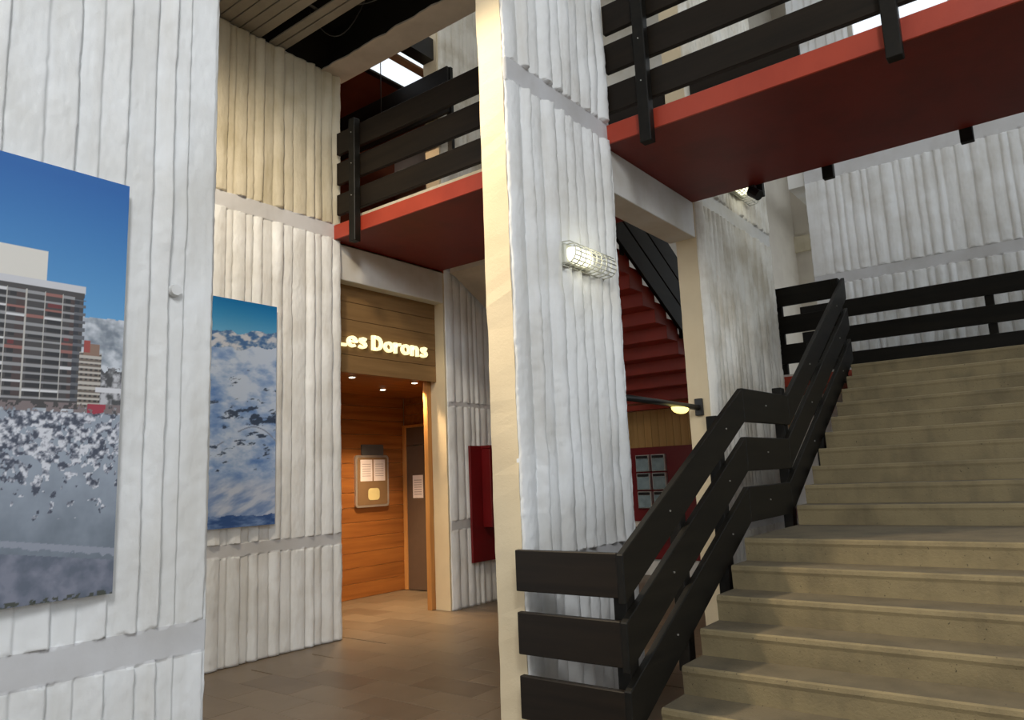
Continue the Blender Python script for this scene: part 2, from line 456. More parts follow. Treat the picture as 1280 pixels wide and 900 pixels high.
# plain walls seen past the second pillar
tag(box('wall_passage', 11.55, 14.0, 3.85, 4.05, 2.6, TOP, M['beige']), 'plain beige wall of the passage behind the second pillar', None, None, 'structure')
we = box('wall_end', 14.0, 14.2, 3.03, 6.45, 2.6, TOP, M['beige']); tag(we, 'plain beige end wall of the passage by the landing', None, None, 'structure')
box('ledge_band', 13.94, 14.0, 3.03, 3.85, 5.55, 5.85, M['dull_cream'], we)
tag(box('beam_passage', 11.95, 14.0, 3.04, 3.30, 6.05, 6.4, M['smooth_white']), 'white beam over the passage by the back wall', None, None, 'structure')
tag(box('wall_stair', 11.35, 11.54, 4.05, YL, 2.6, TOP, M['smooth_white']), 'plain white wall behind the red staircase', None, None, 'structure')
# roof with assumed skylights, openings added to let daylight in
rf = thing('ceiling', (0, 0, TOP), 'high ceiling of the hall', None, None, 'structure')
for a in ((-3.7, 5.4, -7.5, 6.7), (11.8, 15, -7.5, 6.7), (9.2, 11.8, 2.4, 6.7), (9.2, 11.8, -7.5, -4.6), (5.4, 9.2, -7.5, 3.2), (5.4, 9.2, 6.4, 6.7)):
    box('ceiling_slab', *a, TOP, TOP+.2, M['smooth_white'], rf)
for k in range(4): box('skylight_pane', 5.42+.945*k, 6.33+.945*k, 3.2, 6.4, TOP+.05, TOP+.06, M['pane'], rf)  # assumed opening, added to light the upper corridor walls
for k in range(5):  # assumed opening over the landing, added to brighten the back wall
    box('skylight_pane', 9.2, 11.8, -4.6+1.4*k+.03, -3.2+1.4*k-.03, TOP+.05, TOP+.06, M['pane'], rf)
    if k: box('added_skylight_bar', 9.2, 11.8, -4.63+1.4*k, -4.57+1.4*k, TOP, TOP+.12, M['steel'], rf)
for k in range(1, 4): box('added_skylight_bar', 5.34+.945*k, 5.41+.945*k, 3.2, 6.4, TOP, TOP+.12, M['steel'], rf)

# beams between the wall lines
tag(box('beam_lintel', X1+.05, X2+.03, YL, YL+.24, 3.90, 4.335, M['smooth_white'], None, .006), 'white concrete beam over the lobby opening', None, None, 'structure')
tag(box('beam_lintel', X1-.01, X2+.01, YR+.005, YR+.30, 3.955, 4.335, M['smooth_white'], None, .006), 'white concrete beam joining the two pillar walls under the walkway', None, None, 'structure')

# slatted ceiling over the bay with its open service void
cl = thing('ceiling_slats', (4, 4.5, 6.36), 'slatted ceiling with missing slats above the poster wall', None, None, 'structure')
sx = 2.62
slat_edges = []
while sx < 4.20: slat_edges.append((sx, sx+.112)); sx += .1245
for k in range(len(slat_edges)):
    pass
slat_edges += [(4.335, 4.425), (4.440, 4.535)]
for a, b_ in slat_edges: box('slat', a, b_, 3.12, YL+.0, 6.36, 6.385, M['slat'], cl, .004)
for a in (3.6, 4.6, 5.6): box('hanger_rail', 2.5, 4.56, a, a+.04, 6.385, 6.42, M['metal'], cl)
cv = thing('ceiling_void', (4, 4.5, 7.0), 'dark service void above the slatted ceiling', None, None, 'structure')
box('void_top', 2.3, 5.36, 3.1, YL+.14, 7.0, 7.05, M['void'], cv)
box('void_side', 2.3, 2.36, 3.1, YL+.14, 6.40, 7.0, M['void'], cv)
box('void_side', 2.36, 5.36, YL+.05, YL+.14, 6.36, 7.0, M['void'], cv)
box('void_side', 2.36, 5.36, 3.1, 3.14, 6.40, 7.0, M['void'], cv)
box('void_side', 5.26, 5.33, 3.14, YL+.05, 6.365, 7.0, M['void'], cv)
# raw beam
bmm = bmesh.new()
n = 40; ys = np.linspace(YR+.22, YL+.04, n); jag = vnoise(ys*9, 5, 3)*.03
lo = [bmm.verts.new((5.36, y, 6.33)) for y in ys]; le = [bmm.verts.new((5.02+j, y, 6.335)) for y, j in zip(ys, jag)]
lt = [bmm.verts.new((5.03+j, y, 6.362)) for y, j in zip(ys, jag)]; ht = [bmm.verts.new((5.36, y, 6.362)) for y in ys]
for i in range(n-1):
    for a, b_ in ((lo, le), (le, lt), (lt, ht), (ht, lo)): bmm.faces.new((a[i], a[i+1], b_[i+1], b_[i]))
for i in (0, -1): bmm.faces.new((lo[i], le[i], lt[i], ht[i]))
bo = bm_obj('beam_raw', bmm, M['beam']); tag(bo, 'raw concrete beam with broken edge beside the slatted ceiling', None, None, 'structure')
box('upstand', 5.332, 5.36, YR+.22, YL+.04, 6.362, 7.05, M['beam'], bo)
# loose cables in the void
def cable(pts, label, r=.006):
    o = tube('loose_cable', pts, r, M['cable']); tag(o, label, 'cable', 'cables in the ceiling void')
def arc(a, b_, sag, n=14):
    a = Vector(a); b_ = Vector(b_); out = []
    for i in range(n):
        t = i/(n-1); p = a.lerp(b_, t); p.z -= sag*4*t*(1-t); out.append(p)
    return out
cable(arc((4.62, 6.0, 6.98), (4.95, 4.6, 6.98), .42), 'grey cable sagging deepest in the ceiling void')
cable(arc((4.70, 6.3, 6.98), (5.02, 5.6, 6.98), .50), 'grey cable looping by the broken beam end')
cable(arc((4.60, 5.2, 6.98), (4.98, 3.8, 6.98), .30), 'grey cable sagging in the void away from the poster wall', .008)

# ------------------------------------------------------------------ walkway
wk_ = thing('walkway_slab', (6, 1, 4.335), 'red painted concrete walkway slab bridging between the wall lines', None, None, 'structure')
box('slab', 5.212, 6.99, -6, YL, 4.335, 4.50, M['shaded_red'], wk_, .004)  # darker red stands in for shade on the underside
box('fascia', 5.19, 5.212, -6, YL, 4.333, 4.502, M['red'], wk_, .004)  # edge strip split off to keep the lighter, lit red
box('screed_edge', 5.225, 5.30, YR+.22, 6.2, 4.50, 4.548, M['dull_cream'], wk_)
box('deck', 5.30, 6.98, -6, YL, 4.50, 4.512, M['beige'], wk_)

def bolt(parent, x, y, z, axis):
    bm = bmesh.new()
    d = {'x': Vector((1, 0, 0)), 'y': Vector((0, 1, 0))}[axis]
    add_tube(bm, [Vector((x, y, z))-d*.004, Vector((x, y, z))+d*.012], .006, 6)
    return bm_obj('bolt', bm, M['steel'], parent)

def railing_y(name, label, X, thick, ya, yb, tops, hs, posts, px, zpost, grp, bolts=True, mat='brown_y'):
    """railing of level planks running along y on plane x=X; posts = y centres"""
    t = thing(name, (X, (ya+yb)/2, tops[-1]-hs[-1]), label, 'railing', grp)
    for zt, h in zip(tops, hs):
        p = box('plank', X, X+thick, ya, yb, zt-h, zt, M[mat], t, .005)
    for y in posts:
        po = box('post', px[0], px[1], y-.05, y+.05, zpost[0], zpost[1], M['black'], t, .006)
        if bolts:
            for zt, h in zip(tops, hs):
                bolt(po, px[0]-.002, y, zt-h/2, 'x')
    return t
RT, RH = (5.585, 5.22, 4.84), (.265, .260, .240)
railing_y('railing', 'black plank railing of the short walkway end above the lobby sign', 5.18, .05, YR+.24, 6.36, RT, RH, (6.0,), (5.09, 5.175), (4.20, 5.62), 'walkway railings')
railing_y('railing', 'long black plank railing along the walkway bridge above the stair', 5.18, .05, -5.9, 2.83, RT, RH, (2.46, .66, -1.15, -2.95), (5.09, 5.175), (4.20, 5.9), 'walkway railings')
fr = railing_y('railing', 'black plank railing on the far side of the walkway, post ends hanging below', 6.995, .045, -5.9, 2.83, RT[1:], RH[1:], (2.24,), (7.04, 7.11), (4.24, 5.6), 'walkway railings', False)
box('plank', 6.995, 7.04, 1.70, 2.83, RT[0]-RH[0], RT[0]+.06, M['brown_y'], fr, .005)
for y in (1.58, .46, -1.0, -2.6): box('post', 7.04, 7.11, y-.05, y+.05, 4.24, 5.30, M['black'], fr, .006)
railing_y('railing', 'short black plank railing between second pillar and the red staircase', 6.995, .045, 3.13, 4.0, (RT[0]+.06,)+RT[1:], (.32,)+RH[1:], (3.9,), (7.04, 7.11), (4.50, 5.6), 'walkway railings', False)
sp = thing('spotlight', (7.1, 2.26, 4.25), 'small black spotlight hanging under the walkway edge', 'spotlight')
box('mount', 6.96, 7.03, 2.24, 2.30, 4.28, 4.335, M['metal'], sp)
bmm = bmesh.new(); add_tube(bmm, [(6.99, 2.29, 4.29), (6.96, 2.20, 4.21)], .05, 12); bm_obj('head', bmm, M['metal'], sp)

# ------------------------------------------------------------------ main staircase
YS = 2.03
st = thing('concrete_staircase', (6.3, -1, 0), 'wide cast concrete staircase in two flights with a half landing', 'staircase')
YEND = -5.5
def step(x, z, r, t, first=False):
    nb = .018
    poly = [(x+.012, z-r-.01), (x+.006, z-.05), (x, z-.03), (x+.004, z-.008), (x+nb, z), (x+t+.02, z), (x+t+.02, z-r-.01)]
    o = prism('step', poly, YEND, YS, [M['step'], M['tread']], st)
    for f in o.data.polygons:
        if f.normal.z > .9: f.material_index = 1
    return o
R1, T1 = .1572, .29
for k in range(1, 8):
    xk = 5.33 - T1*(7-k); step(xk, R1*k, R1, T1 if k < 7 else 1.30)
R2, T2 = .1632, .279
for k in range(10):
    xk = 6.61 + T2*k; step(xk, 1.1004+R2*(k+1), R2, T2)
# sloping red soffit slab under the treads
prism('stringer', [(3.75, 0), (5.35, .90), (6.62, .93), (9.2, 2.48), (9.2, 2.2), (6.75, .72), (5.5, .72), (4.2, 0)], YEND, YS-.07, M['shaded_red'], st)
ld = thing('landing_slab', (10.5, 0, 2.57), 'red edged concrete landing slab at the head of the stair', None, None, 'structure')
box('slab', 9.40, 14.0, YEND, 4.06, 2.575, 2.705, M['red'], ld, .005)
box('slab', 10.62, 14.0, 4.06, YL, 2.575, 2.705, M['red'], ld, .005)
box('deck', 9.41, 13.98, YEND, 4.05, 2.705, 2.7324, M['smooth_white'], ld)

# stair railing: three polyline boards, level start board from the pillar
sr = thing('stair_railing', (6, 2.15, .2), 'black three plank railing climbing beside the concrete stair', 'railing')
yA, yB = 2.085, 2.13
TOPS = [((3.66, 1.155), (5.71, 2.222), (6.84, 2.232), (9.53, 3.86)),
        ((3.66, .795), (5.69, 1.838), (6.75, 1.842), (9.53, 3.48)),
        ((3.66, .440), (5.66, 1.455), (6.68, 1.458), (9.53, 3.095))]
HV = .265
for tp in TOPS:
    for a, b_ in zip(tp, tp[1:]):
        p = prism('plank', [(a[0], a[1]-HV), (b_[0], b_[1]-HV), (b_[0], b_[1]), (a[0], a[1])], yA, yB, M['black'], sr, .005)
        s = (b_[1]-a[1])/(b_[0]-a[0])
        for f in ((.3, .8) if b_[1]-a[1] > .3 else (.45,)):
            bolt(p, a[0]+f*(b_[0]-a[0]), yA-.004, a[1]+f*(b_[1]-a[1])-HV*.45, 'y')
# level boards turning to the pillar
for zt in (1.163, .80, .437):
    box('plank', 3.655, 3.70, 2.125, 2.83, zt-.242, zt, M['brown_y'], sr, .005)
# posts on the inner side
for x, zt, zb in ((3.80, 1.02, -.0), (5.30, 1.99, .50), (6.86, 2.31, .6), (9.44, 3.84, 2.56)):
    box('post', x-.05, x+.05, yB, yB+.085, zb, zt, M['black'], sr, .005)
for x, zt, zb in ((4.55, 1.45, .35), (8.1, 2.88, 1.4)):
    box('post', x-.045, x+.045, yB, yB+.08, zb, zt, M['black'], sr, .005)

LT, LH = (3.848, 3.477, 3.115), (.238, .225, .245)
railing_y('railing', 'short black plank railing between second pillar and stair head', 9.42, .045, 2.217, 2.97, LT, LH, (2.90,), (9.465, 9.53), (2.73, 3.80), 'landing railings', False, 'black_y')
railing_y('railing', 'long black plank railing at the back of the landing', 10.80, .045, -5.4, 3.0, LT, LH, (2.55, .72, -1.2, -3.0), (10.845, 10.91), (2.73, 3.82), 'landing railings', False, 'black_y')

# ------------------------------------------------------------------ red staircase behind the pillars
rs = thing('red_staircase', (9, 5, 2.6), 'dark red painted staircase with stepped underside behind the pillars', 'staircase')
for i in range(-3, 8):
    xr = 8.11 + .308*i; zt = 4.067 - .168*i
    if zt > 4.55: continue
    box('step', xr-.308-.03, xr, 4.10, 5.50, zt-.27, min(zt, 4.5), M['stairred'], rs, .004)
prism('soffit_slab', [(7.06, 4.50), (7.06, 4.30), (7.16, 4.27), (9.4, 3.05), (9.4, 3.25), (7.3, 4.42), (7.2, 4.50)], 5.51, 6.36, M['beam'], rs)
rr = thing('stair_railing', (9, 4.06, 3.5), 'black close set plank railing on the red staircase', 'railing')
for k in range(3):
    zb = lambda X: 3.50 + .35*k - .553*(X-8.9)
    a, b_ = 7.10, 10.4
    prism('plank', [(a, zb(a)), (b_, zb(b_)), (b_, zb(b_)+.322), (a, zb(a)+.322)], 4.03, 4.075, M['black'], rr, .004)
for x in (7.6, 9.1): box('post', x-.04, x+.04, 4.075, 4.098, 3.50-.553*(x-8.9)-.05, 3.50+1.0-.553*(x-8.9), M['black'], rr)

# ------------------------------------------------------------------ mailbox wall under the landing
XM = 10.75
mw = box('wall_mail', XM, XM+.2, -5.5, YL, 0, 2.575, M['smooth_white']); tag(mw, 'wall under the landing lined with ochre boards', None, None, 'structure')
nb = 26
for k in range(nb):
    y0 = 3.2 + (YL-3.2)*k/nb; box('lining_board', XM-.02, XM, y0+.003, y0+(YL-3.2)/nb-.003, 1.985, 2.57, M['ochre'], mw)
mb = thing('mailbox_rack', (XM-.03, 5, .3), 'dark red back panel holding rows of grey mailboxes', 'mailbox rack')
box('panel', XM-.05, XM-.02, 3.3, YL-.04, .25, 1.985, M['deepred'], mb, .004)
XB = XM-.05
cols_y = []
def mailbox(yc, zc, label):
    t = thing('mailbox', (XB-.06, yc, zc-.13), label, 'mailbox', 'mailboxes on the red panel')
    box('body', XB-.07, XB, yc-.118, yc+.118, zc-.13, zc+.13, M['steel'], t, .006)
    box('front', XB-.078, XB-.069, yc-.105, yc+.105, zc-.12, zc+.07, M['glassgrey'], t, .003)
    box('slot', XB-.080, XB-.069, yc-.10, yc+.10, zc+.074, zc+.118, M['metal'], t)
for c, yc in enumerate((5.97, 5.60, 5.325)):
    for r_ in range(3):
        mailbox(yc, 1.735 - .285*r_, 'grey metal mailbox with dark slot, %s row, %s column from the ribbed wall' % (('top', 'middle', 'bottom')[r_], ('first', 'second', 'third')[c]))
tb = thing('console_table', (10.3, 5.2, 0), 'dark low console shelf below the mailboxes', 'table')
box('table_top', 10.25, 10.6, 3.8, 6.2, .78, .84, M['beam'], tb, .006)
for yy in (3.95, 6.05):
    for xx in (10.30, 10.52): box('leg', xx, xx+.05, yy-.03, yy+.03, 0, .78, M['metal'], tb)

# tie bar and its lamp between the pillars
tl = thing('bar_lamp', (6.1, 2.99, 2.2), 'dark bar lamp with yellow glass fixed to the second pillar', 'lamp')
tube('arm', [(5.23, 3.0, 2.225), (6.96, 3.0, 2.21)], .028, M['metal'], tl)
box('bracket', 6.945, 6.985, 2.955, 3.035, 2.13, 2.30, M['metal'], tl, .006)
bmm = bmesh.new()
bmesh.ops.create_uvsphere(bmm, u_segments=16, v_segments=8, radius=1)
for v in bmm.verts: v.co = Vector((6.53 + v.co.x*.17, 3.0 + v.co.y*.05, 2.185 + v.co.z*(.055 if v.co.z < 0 else .012)))
bm_obj('lamp_glass', bmm, M['warmlamp'], tl, True)

# ------------------------------------------------------------------ caged wall lamps
def caged_lamp(x0, x1, z, label):
    t = thing('caged_lamp', ((x0+x1)/2, YR-.04, z), label, 'wall lamp', 'caged bulkhead lamps on the pillar walls')
    yb = YR - .06
    L = x1-x0
    box('base_plate', x0, x0+.62*L, yb-.03, yb+.02, z-.075, z+.075, M['wire'], t, .01)
    bm = bmesh.new(); bmesh.ops.create_uvsphere(bm, u_segments=20, v_segments=12, radius=1)
    for v in bm.verts:
        c = v.co
        sg = lambda q, e: math.copysign(abs(q)**e, q)
        v.co = Vector((x0 + .30*L + sg(c.x, .6)*.27*L, yb-.03 - max(0, sg(c.y, .7))*.075, z + sg(c.z, .6)*.062))
    bm_obj('lamp_glass', bm, M['lampglass'], t, True)
    bm = bmesh.new()
    def hoop(x):
        pts = [(x, yb, z-.085)] + [(x, yb-.02-.105*math.sin(math.pi*k/8)**.6, z-.085+.17*(1-math.cos(math.pi*k/8))/2) for k in range(1, 8)] + [(x, yb, z+.085)]
        add_tube(bm, pts, .0042, 6)
    for k in range(9): hoop(x0-.01 + (L+.02)*k/8)
    for k in range(1, 8):
        a = math.pi*k/8; zz = z-.085+.17*(1-math.cos(a))/2; yy = yb-.02-.105*math.sin(a)**.6
        add_tube(bm, [(x0-.012, yy, zz), (x1+.012, yy, zz)], .0042, 6)
    for zz in (z-.085, z+.085): add_tube(bm, [(x0-.02, yb, zz), (x1+.02, yb, zz)], .006, 6)
    bm_obj('wire_cage', bm, M['wire'], t, True)
    lt = bpy.data.lights.new('lamp_light', 'POINT'); lt.energy = 1.3; lt.color = (1, .93, .65); lt.shadow_soft_size = .08
    lo = bpy.data.objects.new('lamp_light', lt); lo.location = ((x0+x1)/2, yb-.25, z); link(lo, t)
caged_lamp(4.36, 4.92, 3.19, 'lit wall lamp in a wire cage on the tall pillar')
caged_lamp(7.95, 8.55, 4.80, 'lit wall lamp in a wire cage on the second pillar, under the walkway edge')

# ------------------------------------------------------------------ lobby recess
YW = 8.40
lw = box('wall_lobby', 5.2, 8.3, YW, YW+.2, 0, 4.3, M['beige']); tag(lw, 'orange pine boarded wall of the lift lobby', None, None, 'structure')
hb = .21
for k in range(14):
    z0 = k*hb
    box('board', 5.3, 8.12, YW-.022, YW, z0+.002, z0+hb-.002, M['wood'], lw, .003)
lw2 = box('wall_lobby_end', 8.14, 8.34, YL+.25, YW, 0, 4.3, M['beige']); tag(lw2, 'lobby end wall with brown door and pine boards', None, None, 'structure')
for k in range(3):
    box('board', 8.12, 8.14, YL+.27, YW-.03, 2.46+k*.16, 2.46+k*.16+.156, M['wood'], lw2, .002)
box('board', 8.12, 8.14, YL+.27, 7.42, 0, 2.46, M['wood'], lw2)
cb = thing('ceiling_lobby', (6.7, 7.4, 2.87), 'low pine boarded ceiling of the lobby', None, None, 'structure')
for k in range(9):
    y0 = YL+.22 + k*.193; box('board', 5.3, 8.12, y0+.002, y0+.191, 2.885, 2.91, M['wood'], cb)
tag(box('wall_lobby_side', 5.05, 5.28, YL+.25, YW, 0, 4.3, M['beige']), 'plain side wall of the lobby behind the poster wall', None, None, 'structure')
dr = thing('door_1', (8.12, 7.9, 0), 'brown flush lift lobby door with a paper notice', None, None, 'structure')
dl_ = box('door_leaf', 8.095, 8.125, 7.47, 8.30, .005, 2.14, M['door'], dr, .003)
box('transom', 8.095, 8.125, 7.47, 8.30, 2.15, 2.42, M['door'], dr, .003)
for a, b_ in ((8.30, 8.37), (7.40, 7.47)): box('door_frame', 8.075, 8.13, a, b_, 0, 2.46, M['woodv'], dr, .004)
box('door_frame', 8.075, 8.13, 7.47, 8.30, 2.42, 2.46, M['woodv'], dr, .004)
box('door_handle', 8.06, 8.095, 7.53, 7.56, 1.0, 1.12, M['steel'], dl_, .004)
nt_ = thing('paper_notice', (8.09, 8.06, 1.35), 'white printed notice taped on the brown door', 'notice')
sh_ = box('sheet', 8.091, 8.095, 7.955, 8.17, 1.35, 1.69, M['paper'], nt_)
for k in range(7): box('print_line', 8.0895, 8.0912, 7.985, 8.14, 1.40+k*.035, 1.412+k*.035, M['ink'], sh_)
# jamb
tag(box('trim_1', 6.93, X2+.035, YL+.255, YL+.33, 0, 2.88, M['woodv'], None, .004), 'pine jamb strip at the lobby opening', None, None, 'structure')

# notice board
nbd = thing('notice_board', (7.44, YW-.05, 1.26), 'silver framed notice board with two sheets in the lobby', 'notice board')
def rr_prism(name, cx, cz, w_, h_, r, y0, y1, mat, parent):
    poly = [(cx+a, cz+b_) for a, b_ in rounded_rect(w_, h_, r)]
    return prism(name, poly, y0, y1, mat, parent)
YF = YW-.022
rr_prism('frame', 7.44, 1.63, .64, .75, .05, YF-.035, YF, M['steel'], nbd)
rr_prism('backing', 7.44, 1.63, .575, .685, .03, YF-.038, YF-.034, M['cork'], nbd)
for cx in (7.32, 7.57):
    s_ = box('sheet', cx-.112, cx+.112, YF-.041, YF-.038, 1.63, 1.94, M['paper'], nbd)
    for k in range(6): box('print_line', cx-.08, cx+.08, YF-.0425, YF-.0408, 1.70+k*.034, 1.708+k*.034, M['ink'], s_)
rr_prism('sticker', 7.46, 1.44, .22, .17, .05, YF-.041, YF-.038, M['sticker'], nbd)
rr_prism('header_plate', 7.46, 2.085, .42, .155, .02, YF-.025, YF, M['cable'], nbd)

# downlights
def downlight(x, y, label, e):
    t = thing('downlight', (x, y, 2.88), label, 'downlight', 'downlights in the lobby ceiling')
    bm = bmesh.new(); bmesh.ops.create_cone(bm, segments=16, radius1=.05, radius2=.045, depth=.014, cap_ends=True, matrix=Matrix.Translation((x, y, 2.879)))
    bm_obj('ring', bm, M['steel'], t)
    bm = bmesh.new(); bmesh.ops.create_cone(bm, segments=16, radius1=.036, radius2=.036, depth=.006, cap_ends=True, matrix=Matrix.Translation((x, y, 2.871)))
    bm_obj('lens', bm, M['spot'], t)
    l = bpy.data.lights.new('spot', 'SPOT'); l.energy = e; l.color = (1, .72, .42); l.spot_size = math.radians(95); l.spot_blend = .8; l.shadow_soft_size = .03
    o = bpy.data.objects.new('spot', l); o.location = (x, y, 2.86); link(o, t)
downlight(5.86, 6.92, 'small lit downlight by the sign board near the poster wall', 150)
downlight(7.0, 7.62, 'bright downlight over the notice board', 340)
downlight(6.86, 6.86, 'small lit downlight by the pine jamb', 220)

# sign boards and lit letters
sg = thing('sign_board', (6.2, YL+.17, 2.87), 'brown boarded fascia carrying the lit lobby name', 'sign')
zb = np.linspace(2.865, 3.91, 6)
for a, b_ in zip(zb, zb[1:]): box('board', 5.28, X2+.02, YL+.15, YL+.18, a+.002, b_-.002, M['signwood'], sg, .003)
SW = .19
def arc2(cx, cy, rx, ry, a0, a1, n=18):
    return [(cx+rx*math.cos(math.radians(a0+(a1-a0)*k/n)), cy+ry*math.sin(math.radians(a0+(a1-a0)*k/n))) for k in range(n+1)]
R_ = lambda x0, x1, y0, y1: ('r', x0, x1, y0, y1)
S_ = lambda pts, w=SW: ('s', pts, w)
GL = {
 'L': ([R_(0, .21, 0, 1), R_(0, .66, 0, .19)], .72),
 'e': ([S_(arc2(.37, .375, .27, .285, -2, 312)), R_(.10, .72, .325, .445)], .80),
 's': ([S_([(.55, .60), (.43, .655), (.30, .665), (.18, .625), (.15, .535), (.22, .455), (.36, .405), (.49, .34), (.52, .23), (.46, .135), (.33, .088), (.19, .09), (.05, .15)])], .66),
 'D': ([R_(0, .21, 0, 1), S_([(.1, .905), (.34, .905)] + arc2(.36, .5, .33, .405, 85, -85) + [(.34, .095), (.1, .095)])], .90),
 'o': ([S_(arc2(.375, .375, .275, .285, 0, 360, 26))], .80),
 'r': ([R_(0, .20, 0, .75), S_([(.10, .42), (.16, .54), (.27, .63), (.40, .655), (.52, .65)])], .56),
 'n': ([R_(0, .20, 0, .75), S_([(.10, .42), (.18, .56), (.30, .645), (.42, .645), (.515, .57), (.535, .45), (.535, 0)])], .78),
}
lt_ = thing('lit_letters', (6.2, YL+.14, 3.16), 'glowing yellow white sign letters reading Les Dorons', 'sign lettering')
adv = 0; place = []
for ch in 'Les Dorons':
    if ch == ' ': adv += .34; continue
    place.append((ch, adv)); adv += GL[ch][1]
xD = place[3][1]; xE = place[-1][1] + .60
kx = (6.82-5.884)/(xE-xD); kz = .178
yf0, yf1 = YL+.118, YL+.15
for ch, ax in place:
    bm = bmesh.new()
    tr = lambda p: (5.884 + (ax + p[0] - xD)*kx, 3.166 + p[1]*kz)
    for g in GL[ch][0]:
        if g[0] == 'r':
            a, b_ = tr((g[1], g[3])), tr((g[2], g[4])); add_box(bm, a[0], b_[0], yf0, yf1, a[1], b_[1])
        else:
            pts, w_ = g[1], g[2]; lf, rg = [], []
            closed = (Vector(pts[0])-Vector(pts[-1])).length < 1e-4
            for i, p in enumerate(pts):
                q0 = pts[i-1] if i else (pts[-2] if closed else p); q1 = pts[i+1] if i < len(pts)-1 else (pts[1] if closed else p)
                d = (Vector(q1)-Vector(q0)).normalized(); nn = Vector((-d.y, d.x))*w_/2
                lf.append(tr(Vector(p)+nn)); rg.append(tr(Vector(p)-nn))
            V = [[bm.verts.new((q[0], y, q[1])) for q in sd] for y in (yf0, yf1) for sd in (lf, rg)]
            for i in range(len(pts)-1):
                for a, b_ in ((V[0], V[1]), (V[1], V[3]), (V[3], V[2]), (V[2], V[0])): bm.faces.new((a[i], a[i+1], b_[i+1], b_[i]))
            for i in (0, -1): bm.faces.new((V[0][i], V[1][i], V[3][i], V[2][i]))
    bm_obj('letter', bm, M['letter'], lt_)

# ------------------------------------------------------------------ red cabinet on far wall
rc = thing('red_cabinet', (7.9, YL-.1, .54), 'dark red wall cabinet with a box and lower recess on the ribbed wall', 'cabinet')
box('back_panel', 7.34, 8.6, YL-.10, YL-.066, .54, 2.03, M['deepred'], rc, .004)
box('box', 7.56, 8.5, YL-.25, YL-.10, .97, 1.99, M['deepred'], rc, .006)
box('lid', 7.55, 8.51, YL-.255, YL-.098, 1.99, 2.03, M['deepred'], rc, .004)

# ------------------------------------------------------------------ wall plug
bm = bmesh.new(); bmesh.ops.create_cone(bm, segments=18, radius1=.026, radius2=.022, depth=.02, cap_ends=True, matrix=Matrix.Translation((1.50, YR-.032, 2.41)) @ Matrix.Rotation(math.pi/2, 4, 'X'))
bm_obj('plug', bm, M['white'], wn)

# ------------------------------------------------------------------ posters
def poster(name, x0, x1, z0, z1, yf, paint, nx, nz, label):
    t = thing(name, ((x0+x1)/2, yf, z0), label, 'poster', 'large mountain photographs on the ribbed walls')
    box('panel', x0, x1, yf+.0015, yf+.012, z0, z1, M['steel'], t)
    xs = np.linspace(x0, x1, nx); zs = np.linspace(z0, z1, nz); X, Z = np.meshgrid(xs, zs)
    P = np.stack([X, np.full_like(X, yf), Z], -1).reshape(-1, 3)
    idx = np.arange(nx*nz).reshape(nz, nx)
    q = np.stack([idx[:-1, :-1], idx[:-1, 1:], idx[1:, 1:], idx[1:, :-1]], -1).reshape(-1, 4)
    me = bpy.data.meshes.new('print'); me.vertices.add(nx*nz); me.vertices.foreach_set('co', P.reshape(-1).astype(np.float32))
    me.loops.add(q.size); me.loops.foreach_set('vertex_index', q.reshape(-1).astype(np.int32))
    me.polygons.add(len(q)); me.polygons.foreach_set('loop_start', np.arange(0, q.size, 4, dtype=np.int32)); me.update()
    ca = me.color_attributes.new('print', 'FLOAT_COLOR', 'POINT')
    C = np.ones((nx*nz, 4), np.float32); c = np.clip(paint(X, Z), 0, 1).reshape(-1, 3)
    C[:, :3] = np.where(c <= .04045, c/12.92, ((c+.055)/1.055)**2.4)
    ca.data.foreach_set('color', C.reshape(-1)); me.materials.append(printed(name+'_print'))
    link(bpy.data.objects.new('print', me), t)
    return t
def fbm(X, Z, s, seed, o=4):
    out = 0; a = 1; tt = 0
    for k in range(o):
        out = out + a*vnoise2(X*s+3.1*k, Z*s+1.7*k, seed+k); tt += a; a *= .55; s *= 2.05
    return out/tt
def mixa(a, b_, f): return a*(1-f[..., None]) + b_*f[..., None]
def C3(*v): return np.array(v)/255.

